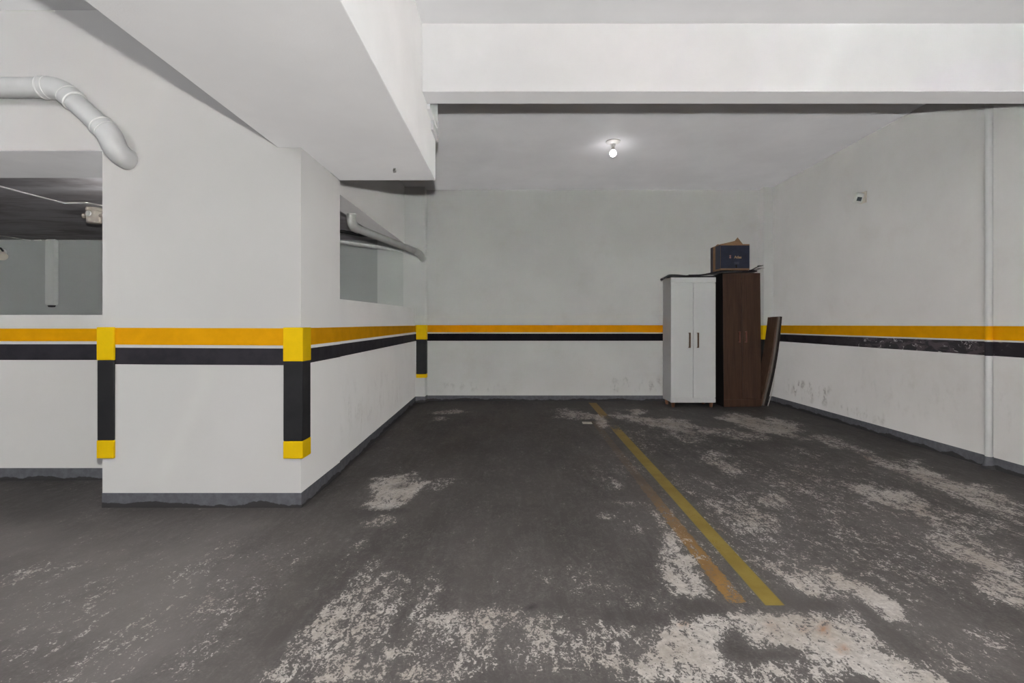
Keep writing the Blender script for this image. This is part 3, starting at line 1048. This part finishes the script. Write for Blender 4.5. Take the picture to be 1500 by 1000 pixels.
# ------------------------------------------------------------------ sheets lying over the wardrobes
def sheet(label, prof, y0, y1, mat, th=0.006, skew=0.0, ragged=0.0, seed=1, name='plastic_sheet'):
    """a thin sheet: (x, z) profile swept from y0 to y1"""
    rs = random.Random(seed)
    bm = bmesh.new()
    P = []
    for (a, b) in zip(prof[:-1], prof[1:]):
        for i in range(5):
            f = i / 5
            P.append((a[0] + (b[0] - a[0]) * f, a[1] + (b[1] - a[1]) * f))
    P.append(prof[-1])
    for _ in range(2):
        P = [P[0]] + [((P[i - 1][0] + 2 * P[i][0] + P[i + 1][0]) / 4, (P[i - 1][1] + 2 * P[i][1] + P[i + 1][1]) / 4) for i in range(1, len(P) - 1)] + [P[-1]]
    ny_ = 7
    top, bot = [], []
    for j in range(ny_):
        f = j / (ny_ - 1)
        y = y0 + (y1 - y0) * f
        off = skew * f
        ra, rb = rs.uniform(-ragged, ragged), rs.uniform(-ragged, ragged)
        rowt, rowb = [], []
        for i, (x, z) in enumerate(P):
            e = i / (len(P) - 1)
            xx = x + off + ra * max(0, 1 - e * 4) + rb * max(0, e * 4 - 3)
            zz = z + 0.0015 * math.sin(9 * xx + 5 * y)
            rowt.append(bm.verts.new((xx, y, zz + th)))
            rowb.append(bm.verts.new((xx, y, zz)))
        top.append(rowt)
        bot.append(rowb)
    n = len(P)
    for j in range(ny_ - 1):
        for i in range(n - 1):
            f = bm.faces.new((top[j][i], top[j][i + 1], top[j + 1][i + 1], top[j + 1][i]))
            f.smooth = True
            f = bm.faces.new((bot[j][i], bot[j + 1][i], bot[j + 1][i + 1], bot[j][i + 1]))
            f.smooth = True
    for j in range(ny_ - 1):
        bm.faces.new((top[j][0], top[j + 1][0], bot[j + 1][0], bot[j][0]))
        bm.faces.new((top[j][-1], bot[j][-1], bot[j + 1][-1], top[j + 1][-1]))
    for i in range(n - 1):
        bm.faces.new((top[0][i], bot[0][i], bot[0][i + 1], top[0][i + 1]))
        bm.faces.new((top[-1][i], top[-1][i + 1], bot[-1][i + 1], bot[-1][i]))
    bmesh.ops.recalc_face_normals(bm, faces=bm.faces[:])
    return tag(obj(name, bm, mat), label, 'sheet')


sheet('black sheet lying flat along the top of the white wardrobe', [(2.055, 1.726), (2.11, 1.772), (2.22, 1.772), (2.36, 1.760), (2.55, 1.753), (2.735, 1.753)], 6.53, 6.84, M_SHEET, 0.020, 0.03, 0.025, 3)
sheet('dark sheet curving up from the white wardrobe onto the brown one', [(2.42, 1.780), (2.58, 1.782), (2.72, 1.808), (2.84, 1.832), (2.98, 1.836), (3.36, 1.836)], 6.60, 6.93, M_SHEET, 0.018, 0.0, 0.03, 4)
sheet('grey sheet edge sagging between the two wardrobe tops', [(2.63, 1.786), (2.74, 1.790), (2.82, 1.817), (2.93, 1.824), (3.10, 1.826)], 6.54, 6.585, M_SHEET_G, 0.006, 0.0, 0.01, 5)
sheet('grey sheet whose ragged end sticks out right of the box', [(3.30, 1.858), (3.34, 1.864), (3.38, 1.878), (3.45, 1.892)], 6.70, 6.90, M_SHEET_G, 0.005, 0.0, 0.06, 6)
sheet('black torn sheet end tilting up beside the box', [(3.285, 1.859), (3.32, 1.884), (3.385, 1.918)], 6.60, 6.67, M_SHEET, 0.006, 0.0, 0.04, 8)

# ------------------------------------------------------------------ cardboard box
cbx = thing('cardboard_box', 'open navy cardboard box on top of the dark brown wardrobe', 'box', (3.035, 6.76, 1.859), (0, math.radians(0.0), math.radians(0.0)))
w2, d2, hh = 0.197, 0.165, 0.352
t_ = 0.005


def panel(bm_fn, name, mat, par=cbx, bevel=0.001):
    return obj(name, bm_fn, mat, par, bevel)


panel(box(-w2, w2, -d2, d2, 0, t_), 'bottom_panel', M_KRAFT)
fp = panel(box(-w2, w2, -d2, -d2 + t_, 0, hh), 'front_panel', M_KRAFT)
panel(box(-w2, w2, d2 - t_, d2, 0, hh - 0.01), 'back_panel', M_KRAFT)
lp_ = panel(box(-w2, -w2 + t_, -d2 + t_, d2 - t_, 0, hh), 'side_panel', M_KRAFT)
panel(box(w2 - t_, w2, -d2 + t_, d2 - t_, 0, hh), 'side_panel', M_KRAFT)
# printed faces
panel(box(-w2 + 0.001, w2 - 0.001, -d2 - 0.0012, -d2 + 0.001, 0.022, hh - 0.018), 'printed_face', M_NAVY, fp, 0)
panel(box(-w2 - 0.0012, -w2 + 0.001, -d2 + 0.004, 0.0, 0.022, hh - 0.010), 'printed_face', M_NAVY, lp_, 0)
panel(box(-w2 - 0.0012, -w2 + 0.001, 0.085, d2, 0.0, hh - 0.004), 'printed_face', M_NAVY_D, lp_, 0)
panel(box(-0.010, 0.054, -d2 - 0.0020, -d2 + 0.0005, 0.076, 0.112), 'faded_patch', M_NAVY_L, fp, 0)
panel(box(0.006, 0.026, -d2 - 0.0026, -d2 + 0.0005, 0.030, 0.074), 'handle_slot', M_DARK, fp, 0)
# flaps
def flap(pts, name='flap'):
    bm = bmesh.new()
    v = [bm.verts.new(p) for p in pts]
    f = bm.faces.new(v)
    f.normal_update()
    r = bmesh.ops.extrude_face_region(bm, geom=[f])
    nv = [g for g in r['geom'] if isinstance(g, bmesh.types.BMVert)]
    for q in nv:
        q.co -= f.normal * 0.005
    bmesh.ops.recalc_face_normals(bm, faces=bm.faces[:])
    return obj(name, bm, M_KRAFT, cbx)


flap([(-w2 + 0.01, -d2 + 0.006, hh), (0.0, -d2 + 0.01, hh + 0.045), (0.058, -d2 + 0.05, hh + 0.100), (0.115, -d2 + 0.02, hh + 0.004)])
flap([(-w2, -d2 + 0.01, hh), (-w2, d2 - 0.01, hh), (-0.05, d2 - 0.02, hh + 0.052), (-0.02, -d2 + 0.05, hh + 0.040)])
flap([(-w2 + 0.02, d2, hh - 0.01), (w2 - 0.02, d2, hh - 0.01), (w2 - 0.03, d2 - 0.13, hh + 0.012), (-w2 + 0.04, d2 - 0.13, hh + 0.03)])


def text_mesh(s, size, mat, loc, name, parent):
    cu = bpy.data.curves.new(name, 'FONT')
    cu.body = s
    cu.size = size
    cu.extrude = 0.0008
    cu.offset = 0.001
    cu.align_x = 'LEFT'
    to = bpy.data.objects.new('tmp_text', cu)
    COL.objects.link(to)
    bpy.context.view_layer.update()
    me = bpy.data.meshes.new_from_object(to.evaluated_get(bpy.context.evaluated_depsgraph_get()))
    bpy.data.objects.remove(to)
    me.materials.clear()
    me.materials.append(mat)
    o = bpy.data.objects.new(name, me)
    COL.objects.link(o)
    o.parent = parent
    o.location = loc
    o.rotation_euler = (math.radians(90), 0, 0)
    return o


text_mesh('Atlas', 0.049, M_PRINT, (-0.012, -d2 - 0.0018, 0.158), 'lettering', fp)
bm = bmesh.new()
bm_box(bm, -0.078, -0.054, -d2 - 0.0022, -d2, 0.160, 0.172)
bm_box(bm, -0.074, -0.058, -d2 - 0.0022, -d2, 0.176, 0.186)
bm_box(bm, -0.078, -0.054, -d2 - 0.0022, -d2, 0.190, 0.200)
obj('emblem', bm, M_PRINT_R, fp)


# ------------------------------------------------------------------ planks leaning in the corner
def plank(label, foot, top, th, y0, y1, mat, bow=0.02, length_drop=0.0, group=None):
    """a board seen almost edge-on: runs from foot (x, 0) to top (x, z), wide in y"""
    f, t = Vector((foot, 0)), Vector(top)
    d = (t - f).normalized()
    n = Vector((-d.y, d.x))         # to the upper left
    N = 14
    bm = bmesh.new()
    rows = []
    for i in range(N + 1):
        e = i / N
        c = f.lerp(t, e) - n * bow * math.sin(math.pi * e)
        a, b = c, c + n * th
        if i == 0:
            a = Vector((a.x, max(a.y, 0.0)))
            b = Vector((b.x, max(b.y, 0.0)))
        sh = 0.0
        rows.append([bm.verts.new((a.x, y0 + sh, a.y)), bm.verts.new((b.x, y0 + sh, b.y)), bm.verts.new((b.x, y1 + sh, b.y)), bm.verts.new((a.x, y1 + sh, a.y))])
    for r, s in zip(rows[:-1], rows[1:]):
        for k_ in range(4):
            bm.faces.new((r[k_], r[(k_ + 1) % 4], s[(k_ + 1) % 4], s[k_]))
    bm.faces.new(rows[0])
    bm.faces.new(rows[-1])
    bmesh.ops.recalc_face_normals(bm, faces=bm.faces[:])
    o = obj('plank', bm, mat, None, 0.0012, 1)
    return tag(o, label, 'plank', None)


plank('black leaning plank nearest the right wall', 3.505, (3.712, 1.225), 0.020, 6.66, 6.88, M_PLANK_D, 0.030)
plank('thin pale grey strip standing against the leaning planks', 3.512, (3.605, 0.42), 0.006, 6.640, 6.656, M_PLANK_P, 0.012)
plank('greyish leaning plank between the brown and the black ones', 3.468, (3.690, 1.222), 0.019, 6.67, 6.88, M_PLANK_G, 0.028)
plank('brown leaning plank with its broad face towards the brown wardrobe', 3.442, (3.668, 1.218), 0.022, 6.68, 6.91, M_PLANK, 0.028)

# pale scrap on the floor
sx, sy = fl(860, 619.5)
bm = bmesh.new()
bm_prism(bm, [(-0.055, -0.05), (0.05, -0.055), (0.056, 0.045), (-0.05, 0.05)], 0.0006, 0.006, 'z')
o = obj('paper_scrap', bm, M_PAPER)
o.location = (sx, sy, 0)
tag(o, 'pale rectangular scrap lying on the floor left of the yellow line', 'scrap')


# ------------------------------------------------------------------ light
def add_light(name, kind, loc, power, size=0.05, col=(1, 1, 1), rot=None, **kw):
    l = bpy.data.lights.new(name, kind)
    l.energy = power
    l.color = col
    if hasattr(l, 'shadow_soft_size'):
        l.shadow_soft_size = size
    for k_, v_ in kw.items():
        setattr(l, k_, v_)
    o = bpy.data.objects.new(name, l)
    COL.objects.link(o)
    o.location = loc
    if rot:
        o.rotation_euler = rot
    return o


# the photographer's flash just above the lens
fo = add_light('flash', 'POINT', (0, 0.0, 1.335), 1.0, 0.03, (1, 0.985, 0.96))
fo.data.use_nodes = True
ft = fo.data.node_tree
lf = ft.nodes.new('ShaderNodeLightFalloff')
lf.inputs['Strength'].default_value = 1.0
ma = ft.nodes.new('ShaderNodeMath')
ma.operation = 'MULTIPLY_ADD'
mb = ft.nodes.new('ShaderNodeMath')
mb.operation = 'MULTIPLY'
ft.links.new(lf.outputs['Constant'], mb.inputs[0])
mb.inputs[1].default_value = 11.0
ft.links.new(lf.outputs['Linear'], ma.inputs[0])
ma.inputs[1].default_value = 26.0
ft.links.new(mb.outputs[0], ma.inputs[2])
ft.links.new(ma.outputs[0], ft.nodes['Emission'].inputs['Strength'])
# unseen fill lights added in front of the cross beam, and one in the passage
add_light('front_fill', 'POINT', (1.8, 0.5, 2.80), 52, 0.04, (1, 0.98, 0.97))
add_light('front_fill', 'POINT', (-3.0, 0.5, 2.80), 68, 0.04, (0.97, 0.99, 1.0))
add_light('passage_fill', 'POINT', (-3.6, 4.7, 1.9), 13, 0.04, (1, 0.98, 0.97))

w = bpy.data.worlds.new('World')
sc.world = w
w.use_nodes = True
bg = w.node_tree.nodes['Background']
bg.inputs['Color'].default_value = (0.95, 0.98, 1.0, 1)
bg.inputs['Strength'].default_value = 0.05

# ------------------------------------------------------------------ camera
cam = bpy.data.cameras.new('camera')
cam.sensor_width = 36.0
cam.lens = F / 1500 * 36.0
cam.shift_y = -(500 - HZ) / 1500
cam.clip_start = 0.02
co = bpy.data.objects.new('camera', cam)
COL.objects.link(co)
co.location = (0, 0, H)
co.rotation_euler = (math.radians(90), 0, 0)
sc.camera = co

sc.view_settings.view_transform = 'Standard'
sc.view_settings.look = 'None'
sc.view_settings.gamma = 1.0
sc.view_settings.use_curve_mapping = False
sc.view_settings.exposure = 0.0
sc.cycles.use_denoising = True
sc.cycles.use_adaptive_sampling = False
sc.cycles.max_bounces = 8
sc.cycles.diffuse_bounces = 5
